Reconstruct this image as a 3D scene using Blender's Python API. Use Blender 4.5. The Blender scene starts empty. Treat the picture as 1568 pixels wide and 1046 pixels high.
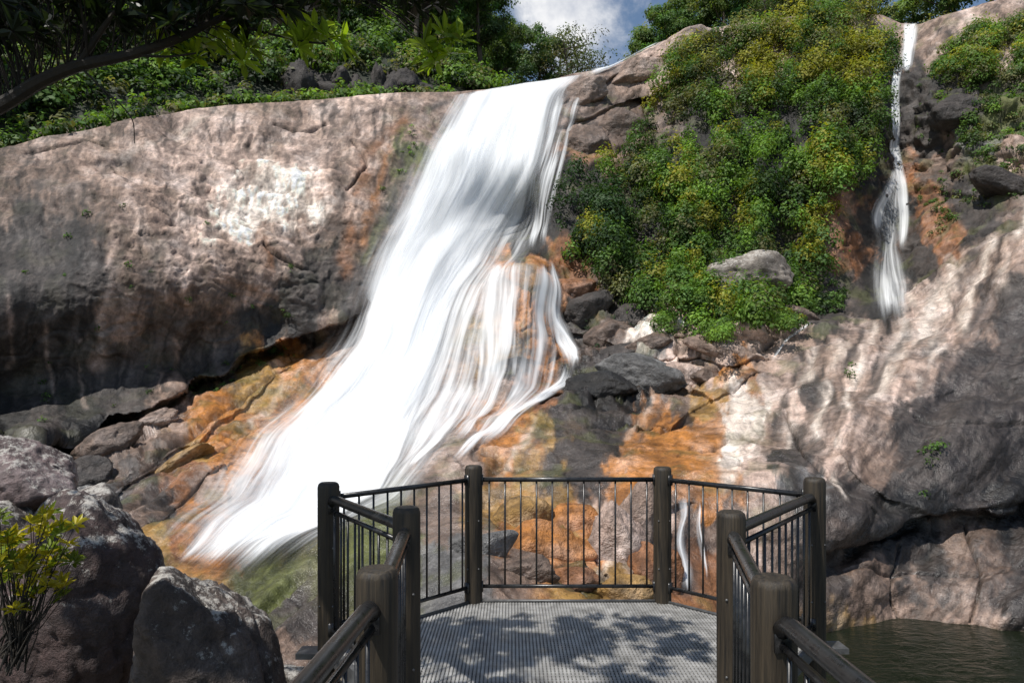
import bpy, math, time
import numpy as np
from mathutils import Vector
T0=time.time()
rng=np.random.default_rng(7)
F=1045.33; CX=784.0; HY=598.0; CZ=1.86
scene=bpy.context.scene
def P(px,py,d): return np.array([(px-CX)/F*d, d, CZ-(py-HY)/F*d])

# ---------------------------------------------------------------- noise
perm=rng.permutation(256); 
G=rng.normal(size=(256,3)); G/=np.linalg.norm(G,axis=1)[:,None]
RV=rng.random((256,6))
def hsh(ix,iy,iz): return perm[(perm[(perm[ix&255]+iy)&255]+iz)&255]
def pnoise(p):
    i=np.floor(p).astype(np.int64); f=p-i; u=f*f*f*(f*(f*6-15)+10)
    out=np.zeros(len(p))
    for a in (0,1):
        wa=u[:,0] if a else 1-u[:,0]
        for b in (0,1):
            wb=u[:,1] if b else 1-u[:,1]
            for c in (0,1):
                wc=u[:,2] if c else 1-u[:,2]
                g=G[hsh(i[:,0]+a,i[:,1]+b,i[:,2]+c)]
                out+=wa*wb*wc*(g[:,0]*(f[:,0]-a)+g[:,1]*(f[:,1]-b)+g[:,2]*(f[:,2]-c))
    return out*1.5
def fbm(p,o=4,gain=.5):
    r=np.zeros(len(p)); a=1.
    for k in range(o):
        r+=a*pnoise(p*(2.03**k)+k*17.3); a*=gain
    return r
def worley(p):
    i=np.floor(p).astype(np.int64); n=len(p)
    f1=np.full(n,9.);f2=np.full(n,9.);idx=np.zeros(n,int);off=np.zeros((n,3))
    for a in (-1,0,1):
        for b in (-1,0,1):
            for c in (-1,0,1):
                j=i+np.array([a,b,c]); h=hsh(j[:,0],j[:,1],j[:,2])
                v=p-(j+RV[h,:3]); d=np.sqrt((v*v).sum(1))
                m=d<f1
                f2=np.where(m,f1,np.minimum(f2,d))
                f1=np.where(m,d,f1); idx=np.where(m,h,idx); off[m]=v[m]
    return f1,f2,idx,off
def sst(a,b,x):
    t=np.clip((x-a)/(b-a),0,1); return t*t*(3-2*t)

# ---------------------------------------------------------------- mesh helpers
def mk_obj(name,me,mats,parent=None,smooth=True):
    for m in mats: me.materials.append(m)
    if smooth: me.polygons.foreach_set('use_smooth',np.ones(len(me.polygons),bool))
    o=bpy.data.objects.new(name,me); scene.collection.objects.link(o)
    if parent: o.parent=parent
    return o
def fast_mesh(name,verts,faces):
    verts=np.asarray(verts,dtype=np.float32); faces=np.asarray(faces,dtype=np.int32)
    k=faces.shape[1]; n=len(faces)
    me=bpy.data.meshes.new(name)
    me.vertices.add(len(verts)); me.vertices.foreach_set('co',verts.ravel())
    me.loops.add(n*k); me.loops.foreach_set('vertex_index',faces.ravel())
    me.polygons.add(n); me.polygons.foreach_set('loop_start',np.arange(0,n*k,k,dtype=np.int32))
    me.polygons.foreach_set('loop_total',np.full(n,k,dtype=np.int32))
    me.update(calc_edges=True); me.validate()
    return me
def col_attr(me,cols,name='Col'):
    a=me.attributes.new(name,'FLOAT_COLOR','POINT')
    c=np.ones((len(me.vertices),4),np.float32); c[:,:3]=cols; a.data.foreach_set('color',c.ravel())
def flt_attr(me,v,name):
    a=me.attributes.new(name,'FLOAT','POINT'); a.data.foreach_set('value',np.asarray(v,np.float32).ravel())
def vec_attr(me,v,name):
    a=me.attributes.new(name,'FLOAT_VECTOR','POINT'); a.data.foreach_set('vector',np.asarray(v,np.float32).ravel())
class MB:
    def __init__(s): s.v=[];s.f=[]
    def add(s,v,f):
        o=len(s.v); s.v+= [tuple(map(float,x)) for x in v]; s.f+=[tuple(i+o for i in q) for q in f]
    def tube(s,path,rad,n=10,cap=True):
        path=[np.array(p,float) for p in path]
        if np.isscalar(rad): rad=[rad]*len(path)
        vs=[];fs=[]; ref=np.array([0.3,0.2,1.]) 
        t0=path[1]-path[0]; t0/=np.linalg.norm(t0)
        if abs(t0[2])>.8: ref=np.array([1.,.1,0])
        for i,p in enumerate(path):
            a=path[max(i-1,0)]; b=path[min(i+1,len(path)-1)]
            t=b-a; t/=np.linalg.norm(t)+1e-9
            x=np.cross(ref,t); x/=np.linalg.norm(x)+1e-9; y=np.cross(t,x)
            for k in range(n):
                an=2*math.pi*k/n
                vs.append(p+rad[i]*(math.cos(an)*x+math.sin(an)*y))
            ref=y
        for i in range(len(path)-1):
            for k in range(n):
                fs.append((i*n+k,i*n+(k+1)%n,(i+1)*n+(k+1)%n,(i+1)*n+k))
        if cap:
            fs.append(tuple(range(n-1,-1,-1))); fs.append(tuple(range((len(path)-1)*n,len(path)*n)))
        s.add(vs,fs)
    def box(s,c,h,ax=None):
        c=np.array(c,float)
        if ax is None: ax=np.eye(3)
        v=[c+ax[0]*h[0]*i+ax[1]*h[1]*j+ax[2]*h[2]*k for i in(-1,1) for j in(-1,1) for k in(-1,1)]
        s.add(v,[(0,1,3,2),(4,6,7,5),(0,4,5,1),(2,3,7,6),(0,2,6,4),(1,5,7,3)])
    def mesh(s,name):
        me=bpy.data.meshes.new(name); me.from_pydata(s.v,[],s.f); me.update(); return me

# ---------------------------------------------------------------- materials
def new_mat(name):
    m=bpy.data.materials.new(name); m.use_nodes=True; nt=m.node_tree
    for n in list(nt.nodes): nt.nodes.remove(n)
    out=nt.nodes.new('ShaderNodeOutputMaterial')
    return m,nt,out
def N(nt,t,**k):
    n=nt.nodes.new(t)
    for a,b in k.items(): setattr(n,a,b)
    return n
def noise(nt,vec,scale,detail=6,rough=.6,dist=0):
    n=N(nt,'ShaderNodeTexNoise'); n.inputs['Scale'].default_value=scale; n.inputs['Detail'].default_value=detail
    n.inputs['Roughness'].default_value=rough; n.inputs['Distortion'].default_value=dist
    if vec is not None: nt.links.new(vec,n.inputs['Vector'])
    return n.outputs['Fac']
def mrange(nt,v,a,b,c,d):
    n=N(nt,'ShaderNodeMapRange'); nt.links.new(v,n.inputs[0])
    for i,x in zip((1,2,3,4),(a,b,c,d)): n.inputs[i].default_value=x
    return n.outputs[0]
def math_(nt,op,a,b=None,clamp=False):
    n=N(nt,'ShaderNodeMath',operation=op); n.use_clamp=clamp
    for i,x in enumerate((a,b)):
        if x is None: continue
        if isinstance(x,(int,float)): n.inputs[i].default_value=x
        else: nt.links.new(x,n.inputs[i])
    return n.outputs[0]
def vscale(nt,col,fac):
    n=N(nt,'ShaderNodeVectorMath',operation='SCALE'); nt.links.new(col,n.inputs[0])
    if isinstance(fac,(int,float)): n.inputs['Scale'].default_value=fac
    else: nt.links.new(fac,n.inputs['Scale'])
    return n.outputs[0]
def mixc(nt,f,a,b):
    n=N(nt,'ShaderNodeMix',data_type='RGBA')
    if isinstance(f,(int,float)): n.inputs[0].default_value=f
    else: nt.links.new(f,n.inputs[0])
    for i,x in ((6,a),(7,b)):
        if isinstance(x,tuple): n.inputs[i].default_value=(*x,1)
        else: nt.links.new(x,n.inputs[i])
    return n.outputs[2]
def attr(nt,name,out='Color'):
    n=N(nt,'ShaderNodeAttribute'); n.attribute_name=name; return n.outputs[out]
def rock_material(name,fine=1.0,lichen=0.0,bumpd=.07):
    m,nt,out=new_mat(name)
    tc=N(nt,'ShaderNodeTexCoord').outputs['Object']
    col=attr(nt,'Col'); wet=attr(nt,'wet','Fac')
    n1=noise(nt,tc,.8*fine,5,.62); n2=noise(nt,tc,4*fine,5,.70,.3); n3=noise(nt,tc,26*fine,3,.7)
    f=math_(nt,'MULTIPLY',mrange(nt,n1,.3,.7,.66,1.36),mrange(nt,n2,.34,.66,.62,1.34))
    f=math_(nt,'MULTIPLY',f,mrange(nt,n3,.3,.7,.78,1.22))
    c=vscale(nt,col,f)
    hs=N(nt,'ShaderNodeHueSaturation'); hs.inputs['Saturation'].default_value=.70; nt.links.new(c,hs.inputs['Color'])
    c=mixc(nt,mrange(nt,n1,.46,.64,0,.85),c,hs.outputs[0])
    if lichen>0:
        g=N(nt,'ShaderNodeNewGeometry'); sep=N(nt,'ShaderNodeSeparateXYZ'); nt.links.new(g.outputs['Normal'],sep.inputs[0])
        up=mrange(nt,sep.outputs[2],-.2,.95,-.15,.09)
        l=math_(nt,'ADD',noise(nt,tc,2.6*fine,8,.84),up)
        c=mixc(nt,mrange(nt,l,.54,.62,0,lichen),c,(.50,.47,.42))
    b=N(nt,'ShaderNodeBsdfPrincipled'); nt.links.new(c,b.inputs['Base Color'])
    w=math_(nt,'MULTIPLY',wet,mrange(nt,n1,.35,.6,.45,1.0))
    nt.links.new(mrange(nt,w,0,1,.8,.2),b.inputs['Roughness'])
    h=math_(nt,'ADD',n2,math_(nt,'MULTIPLY',n3,.14))
    bp=N(nt,'ShaderNodeBump'); bp.inputs['Strength'].default_value=.9; bp.inputs['Distance'].default_value=bumpd
    nt.links.new(h,bp.inputs['Height']); nt.links.new(bp.outputs[0],b.inputs['Normal'])
    nt.links.new(b.outputs[0],out.inputs[0]); return m
M_rock=rock_material('granite_rock',1.0,0,.10); M_boulder=rock_material('boulder_rock',2.5,.85,.07)
M_rockf=rock_material('far_rock',1.0,0,.17)

def leaf_material(name,trans=.35,rough=.6):
    m,nt,out=new_mat(name); col=attr(nt,'Col')
    b=N(nt,'ShaderNodeBsdfPrincipled'); nt.links.new(col,b.inputs['Base Color']); b.inputs['Roughness'].default_value=rough
    b.inputs['Specular IOR Level'].default_value=.3
    t=N(nt,'ShaderNodeBsdfTranslucent'); 
    mm=N(nt,'ShaderNodeVectorMath',operation='MULTIPLY'); nt.links.new(col,mm.inputs[0]); mm.inputs[1].default_value=(1.5,1.5,.6)
    nt.links.new(mm.outputs[0],t.inputs[0])
    mx=N(nt,'ShaderNodeMixShader'); mx.inputs[0].default_value=trans
    nt.links.new(b.outputs[0],mx.inputs[1]); nt.links.new(t.outputs[0],mx.inputs[2]); nt.links.new(mx.outputs[0],out.inputs[0]); return m
M_leaf=leaf_material('foliage'); M_leafn=leaf_material('near_foliage',.45,.4)
def simple_mat(name,c1,c2,scale,stretch=(1,1,1),rough=.7,metal=0,bump=.3,bd=.01):
    m,nt,out=new_mat(name); tc=N(nt,'ShaderNodeTexCoord').outputs['Object']
    mp=N(nt,'ShaderNodeMapping'); nt.links.new(tc,mp.inputs[0]); mp.inputs['Scale'].default_value=stretch
    n=noise(nt,mp.outputs[0],scale,6,.65)
    b=N(nt,'ShaderNodeBsdfPrincipled'); nt.links.new(mixc(nt,mrange(nt,n,.35,.65,0,1),c1,c2),b.inputs['Base Color'])
    b.inputs['Metallic'].default_value=metal
    nt.links.new(mrange(nt,n,.3,.7,rough-.1,rough+.12),b.inputs['Roughness'])
    bp=N(nt,'ShaderNodeBump'); bp.inputs['Strength'].default_value=bump; bp.inputs['Distance'].default_value=bd
    nt.links.new(n,bp.inputs['Height']); nt.links.new(bp.outputs[0],b.inputs['Normal'])
    nt.links.new(b.outputs[0],out.inputs[0]); return m
M_bark=simple_mat('bark',(.05,.04,.03),(.16,.13,.1),6,(3,3,.6),.85,0,.6,.03)
M_darkbark=simple_mat('dark_bark',(.012,.010,.008),(.035,.028,.02),8,(2,2,2),.85,0,.6,.02)
M_post=simple_mat('stained_timber',(.006,.0045,.003),(.050,.036,.020),9,(7,7,.3),.6,0,.7,.009)
M_rail=simple_mat('black_steel',(.008,.008,.009),(.022,.022,.022),20,(1,1,1),.3,0,.08,.002)
M_deck=simple_mat('deck_grating_metal',(.20,.195,.185),(.42,.41,.39),7,(1,1,1),.5,.2,.2,.003)
M_gsteel=simple_mat('galvanised_steel',(.08,.08,.08),(.16,.16,.16),12,(1,1,1),.5,.5,.1,.002)

# ---------------------------------------------------------------- terrain (granite cliff, one sheet)
skp=np.array([(-900,330),(-500,295),(-200,262),(0,228),(60,213),(130,200),(200,181),(300,166),(400,158),(540,150),(620,143),(690,141),(760,136),(830,127),(880,112),(930,106),(1000,72),(1060,50),(1130,37),(1200,28),(1260,18),(1350,22),(1380,36),(1410,36),(1440,25),(1568,-10),(1800,-60),(2500,-100)],float)
def sky_line(px): return np.interp(px,skp[:,0],skp[:,1])
CP=np.array([(-600,350,26),(-600,650,18),(-300,270,28),(-100,240,29),(0,228,31),(0,350,27.5),(0,500,24.5),(0,640,24.5),
(150,190,34),(150,300,30),(150,430,26.3),(150,600,26.5),(300,165,38),(300,250,34.5),(300,350,31),(300,450,29),(300,560,30),
(450,155,40),(450,250,36.5),(450,350,33.5),(450,450,31.8),(430,515,31.5),(600,142,42),(580,250,38),(560,350,35),(550,450,33),(690,140,43),
(100,720,22),(60,700,21),(150,760,18.5),(200,680,23),(300,630,26),(400,570,29.5),(500,520,31.5),(250,760,18.5),(200,850,15),(300,870,14.2),(380,930,12.2),(450,980,10.5),(350,700,21.5),(450,640,25),(540,560,30),
(0,800,16),(0,1000,10),(-400,900,12),(200,1000,10.5),(400,1100,8),
(700,200,41),(760,135,44),(830,125,45),(700,300,38.5),(650,400,35.5),(600,500,32),(600,600,27.5),(560,700,22),(480,800,17),(420,880,13.8),(550,850,13.5),(600,780,16.5),
(850,200,42),(840,300,39.8),(790,350,39.5),(790,392,35),(730,450,34.3),(800,470,32.5),(860,480,33),(880,560,29.5),(780,560,28.5),(700,620,25.5),(780,640,23.5),(700,720,18.8),(840,620,24.5),
(900,110,46),(930,200,42.5),(1000,70,48),(980,150,45),(900,260,40.5),(900,350,38),(1000,300,39),(1100,150,43),(1100,50,48),(1100,300,37.5),(1200,100,44),(1200,300,37),(1280,200,39.5),(1280,20,47),(1180,440,33),(1050,430,34.5),(950,400,36),
(900,430,34.5),(960,480,32),(1000,500,31),(1100,500,30.5),(1250,480,31.5),(1370,450,33.5),(1350,350,37.5),(1370,250,39.5),(1380,150,41.5),(1385,100,43.5),(1395,40,47),(1310,250,37.5),
(1450,350,35),(1480,200,37),(1568,20,42),(1568,150,37),(1568,250,33.5),(1568,310,32),(1500,100,39.5),(1450,30,44),
(1568,340,29),(1500,400,29),(1400,470,29.5),(1300,500,29.3),(1200,540,27.5),(1568,450,25),(1500,500,24.5),(1400,550,23.5),(1300,580,23),(1200,620,22.5),(1150,700,18.5),(1230,720,17),(1300,680,18.5),(1400,650,20),(1568,600,21),(1568,720,18.8),(1450,750,17.8),(1350,780,16.8),(1250,800,15.8),(1300,850,16.2),(1450,850,16.7),(1568,850,16.7),(1300,940,15.7),(1450,940,15.7),(1568,970,15),(1300,1000,15.9),(1568,1030,15.3),(1300,1100,15.2),(1568,1100,15.2),
(900,560,28.5),(950,580,27.5),(1000,560,28),(1050,600,25.5),(1100,650,21.5),(1000,650,21.5),(900,650,21.8),(900,720,17.5),(1000,720,17),(1100,760,16),(1080,850,14.5),(1000,850,13),(900,850,12.8),(800,800,14.5),(750,850,12),(700,900,10.5),(900,920,11),(1100,920,13.5),(1180,950,14.5),(800,1000,9.5),(650,1000,9),(1000,1050,10.5),(1200,1050,14.5),
(1900,100,34),(1900,400,26),(1900,700,18),(1900,950,14),(2300,300,24),(2300,900,12),(700,1500,6),(100,1500,5.5),(1300,1500,11),(-600,1200,7),(2200,1400,9)],float)
def rbf_fit(xy,v,c=45.):
    n=len(xy); K=np.sqrt(((xy[:,None]-xy[None])**2).sum(2)+c*c)/1000
    A=np.zeros((n+3,n+3)); A[:n,:n]=K-np.eye(n)*2e-4; A[:n,n]=1;A[:n,n+1:]=xy/1000;A[n,:n]=1;A[n+1:,:n]=(xy/1000).T
    return np.linalg.solve(A,np.r_[v,0,0,0])
def rbf_eval(w,xy,q,c=45.):
    out=np.zeros(len(q)); n=len(xy)
    for i in range(n): out+=w[i]*np.sqrt(((q-xy[i])**2).sum(1)+c*c)/1000
    return out+w[n]+q@w[n+1:]/1000
wD=rbf_fit(CP[:,:2],np.log(CP[:,2]))
cols=np.r_[np.linspace(-900,-45,40),np.arange(-40,1612,2.1),np.linspace(1616,2500,40)]
NR=500; tt=np.r_[np.linspace(-.40,-.01,14),np.linspace(0,1,NR)]
nc=len(cols); nr=len(tt)
PX=np.tile(cols,(nr,1)); S=sky_line(PX); PY=1130+tt[:,None]*(S-1130)
q=np.c_[PX.ravel(),PY.ravel()]
D=np.exp(rbf_eval(wD,CP[:,:2],q)); D=np.clip(D,4,60)
x=q[:,0]; y=q[:,1]; z0=x*0
wx=x+16*pnoise(np.c_[x/70,y/70,z0])+4*pnoise(np.c_[x/19,y/19,z0+5]); wy=y+12*pnoise(np.c_[x/65,y/65,z0+9])+3*pnoise(np.c_[x/19,y/19,z0+3])
def ledge(pts,A,L,side=1,soft=3,end=25):
    """rock lip: the face on one side of the line steps back"""
    pts=np.array(pts,float); c=np.interp(x,pts[:,0],pts[:,1]); m=sst(pts[0,0]-end,pts[0,0]+end,x)*(1-sst(pts[-1,0]-end,pts[-1,0]+end,x))
    s=(wy-c)*side
    return A*m*sst(-soft,soft,s)*np.exp(-np.clip(s,0,None)/L)
D+=ledge([(20,670),(110,685),(180,640),(300,592),(350,565),(420,532),(480,505),(560,478)],2.8,55)
D+=ledge([(1268,838),(1340,826),(1400,800),(1500,785),(1620,770)],.8,45)
D+=ledge([(1180,600),(1240,560),(1340,500),(1440,430),(1568,345),(1640,300)],.7,90,-1,10)
D+=ledge([(1300,596),(1400,615),(1500,585),(1600,570)],.18,60,1,8)
D+=ledge([(1220,640),(1300,700),(1370,770),(1420,790)],.25,60,1,10)
D+=ledge([(830,608),(900,585),(960,572),(1040,590),(1090,620)],.8,28)
D+=ledge([(880,500),(960,540),(1050,548),(1120,560),(1180,545)],.7,22)
D+=ledge([(960,645),(1030,650),(1100,610),(1180,560)],.5,28)
D+=ledge([(990,575),(1060,560),(1150,590)],.4,20)
D+=ledge([(735,398),(790,386),(850,396),(900,425)],1.6,35,-1,3)
D+=ledge([(150,770),(260,700),(360,630),(450,560)],.5,30)
D+=ledge([(180,850),(280,775),(360,705)],.35,30)
D+=ledge([(860,200),(930,165),(1000,140),(1080,110)],.9,34)
D+=ledge([(860,160),(930,125),(1010,100)],.6,28)
D+=ledge([(740,825),(830,810),(900,780),(1000,800),(1060,760)],.35,34)
D+=ledge([(790,870),(850,880),(920,860)],.3,26)
D+=ledge([(735,560),(790,548),(850,566)],.5,22)
for cx_,cy_,sx,sy,a in [(1355,370,45,80,1.5),(800,350,45,30,1.0),(1290,360,30,70,-.9),(1340,880,60,40,-.2),(60,560,70,90,1.0),(905,830,55,45,-.35),(960,790,35,60,-.25),(1150,680,40,70,-.6),(800,480,60,80,-1.7),(1375,200,30,90,1.0),(1290,620,60,110,-.5),(1440,700,90,60,-.4)]:
    D+=a*np.exp(-((x-cx_)/sx)**2-((y-cy_)/sy)**2)
base=np.c_[(x-CX)/F*D,D,CZ-(y-HY)/F*D]
B3=base.reshape(nr,nc,3)
def normals(B):
    du=np.gradient(B,axis=1); dv=np.gradient(B,axis=0); n=np.cross(du,dv); n/=np.linalg.norm(n,axis=2)[...,None]+1e-9
    s=np.sign((n*(np.array([0,0,CZ])-B)).sum(2)); return n*s[...,None]
Bs=B3.copy()
for _ in range(8):
    Bs[1:-1,1:-1]=(Bs[1:-1,1:-1]*2+Bs[:-2,1:-1]+Bs[2:,1:-1]+Bs[1:-1,:-2]+Bs[1:-1,2:])/6
nrm=normals(Bs).reshape(-1,3)
# masks
fl=np.array([(697,150,905,115),(675,185,872,150),(650,230,862,205),(625,290,848,265),(600,345,803,340),(572,405,750,405),(555,470,720,450),(535,535,702,510),(490,590,682,570),(440,645,658,630),(415,705,636,700),(370,785,600,775),(305,860,490,850),(290,890,380,916)],float)
yc=(fl[:,1]+fl[:,3])/2
fL=np.interp(y,yc,fl[:,0]); fR=np.interp(y,yc,fl[:,2])
wmask=sst(fL-60,fL+10,x)*(1-sst(fR+10,fR+110,x))*(1-sst(880,930,y))
dome=(1-sst(560,690,wx))*(1-sst(-25,10,wy-np.interp(x,[20,110,180,300,420,560],[670,685,640,592,532,478])))
rslab=sst(1120,1240,x)*sst(-20,20,y-np.interp(x,[1180,1300,1440,1568,1700],[600,510,430,340,260]))
lslab=(1-sst(600,700,x))*(1-dome)*sst(480,540,y)
def blob(cx_,cy_,sx,sy): return np.exp(-((x-cx_)/sx)**4-((y-cy_)/sy)**4)
rocky=np.clip(blob(1000,515,150,70)+blob(170,690,110,50)*.6+blob(1480,200,120,120)+blob(980,150,130,110)*.7+blob(930,600,90,50)*.7+blob(1450,900,200,60)*.2+blob(880,830,140,80)*.4,0,1)
p=base
sc=np.clip(D/22,.45,1.3)
big=fbm(p*.16,3)*.7
wp=p+np.c_[fbm(p*.5,3),fbm(p*.5+31,3),fbm(p*.5+71,3)]*.7
f1,f2,idc,off=worley(wp*np.array([.30,.22,.42]))
tilt=(RV[idc,3:6]-.5)
ed=sst(0,.12,f2-f1)
facet=((RV[idc,1]-.5)*.9+(off*tilt).sum(1)*1.6)*ed
crack=np.exp(-((f2-f1)/.035)**2)*sst(-.1,.3,fbm(p*.25+8,2)+.1)
g1,g2,idg,offg=worley(wp*np.array([.9,.7,1.3])+40)
facet2=((RV[idg,1]-.5)*.45+(offg*(RV[idg,3:6]-.5)).sum(1)*.8)*sst(0,.10,g2-g1)
crack2=np.exp(-((g2-g1)/.06)**2)
med=fbm(p*.8+3,4,.5); fine=fbm(p*3.6+9,4,.6)
flk=fbm(np.c_[x/110+med*.5,y/32-x/150+med*.5,z0],4,.58)
flk2=fbm(np.c_[x/40+med*.4,y/15-x/90+med*.3,z0+6],3,.58)
flake=sst(-.2,.2,flk)+.6*sst(-.16,.18,flk2)
flm=dome*sst(200,250,y)*np.clip(blob(370,330,240,150)+.15,0,1)
amp=1-.85*wmask
ra=.25+.75*rocky
smooth_=1-.75*rslab
disp=big*.75+amp*(facet*(.34+.30*rocky)*(ra*.8+.2*(1-rslab))*smooth_*sc+facet2*.6*ra*sc*(1-.85*dome)*smooth_-crack*.12*(1-.8*rslab)*(1-.7*dome)*sc-crack2*.09*rocky*sc+med*(.10+.10*rocky)*sc*(1-.4*dome)+fine*(.016+.03*rocky)*sc)
disp+=flm*flake*.10+dome*med*.06
disp+=lslab*amp*fbm(np.c_[(x+y*1.3)/170,(y+x*.75)/30,z0+4],3)*.22
disp+=rslab*(fbm(np.c_[(x+y*1.1)/110,(y-x*.5)/170,z0+2],2)*.34+fbm(np.c_[(x+y*.9)/38,(y-x*.5)/60,z0+12],3)*.05)
grv=np.zeros(len(x))
def segd(pts,jx,jy):
    pts=np.array(pts,float); d=np.full(len(x),1e9)
    for (ax,ay),(bx,by) in zip(pts[:-1],pts[1:]):
        vx,vy=bx-ax,by-ay; t=np.clip(((jx-ax)*vx+(jy-ay)*vy)/(vx*vx+vy*vy),0,1)
        d=np.minimum(d,np.hypot(jx-ax-t*vx,jy-ay-t*vy))
    return d
jx=x*.6+wx*.4; jy=y*.6+wy*.4
for pts,wd in [([(1270,838),(1350,826),(1420,795),(1568,772)],3.5),([(870,185),(930,160),(985,150),(1000,190)],3),([(905,260),(960,225),(990,180)],3),([(1200,625),(1232,690),(1300,735),(1340,790)],1.8),
   ([(830,612),(900,590),(955,575)],4),([(955,575),(990,600),(1060,590),(1110,560),(1190,520)],3),([(900,650),(960,640),(1010,655),(1060,640)],2.5),([(760,790),(830,830),(850,880),(900,900)],3),
   ([(890,770),(905,810),(925,850),(920,900)],3),([(990,750),(1000,820),(985,890)],2.5),([(420,190),(470,198),(500,190)],2.),([(400,375),(420,395),(470,415)],2.),([(160,760),(220,715),(320,640),(440,565)],2.5),([(120,700),(190,665),(240,640)],2.5),
   ([(200,840),(260,790),(330,730)],2.),([(1400,640),(1470,665),(1568,655)],1.5),([(1290,880),(1400,868),(1500,880),(1568,862)],2.),([(1480,800),(1500,870),(1490,950)],1.8),([(1380,830),(1370,900),(1380,950)],1.8),
   ([(40,235),(130,215),(160,222)],2.),([(540,215),(560,255),(530,300)],1.6),([(880,300),(905,330)],2),([(1430,150),(1500,190),(1568,180)],3),([(1440,300),(1500,310),(1568,280)],3),([(840,415),(880,440),(930,430)],3),([(860,470),(930,500),(980,495)],3)]:
    grv=np.maximum(grv,np.exp(-(segd(pts,jx,jy)/wd)**2))
disp-=grv*.20*sc*(1-wmask)
rimf=sst(0.0,.03,1-np.repeat(tt,nc)); disp*=(.25+.75*rimf)
pos=base+nrm*disp[:,None]
pos3=pos.reshape(nr,nc,3)

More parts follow.
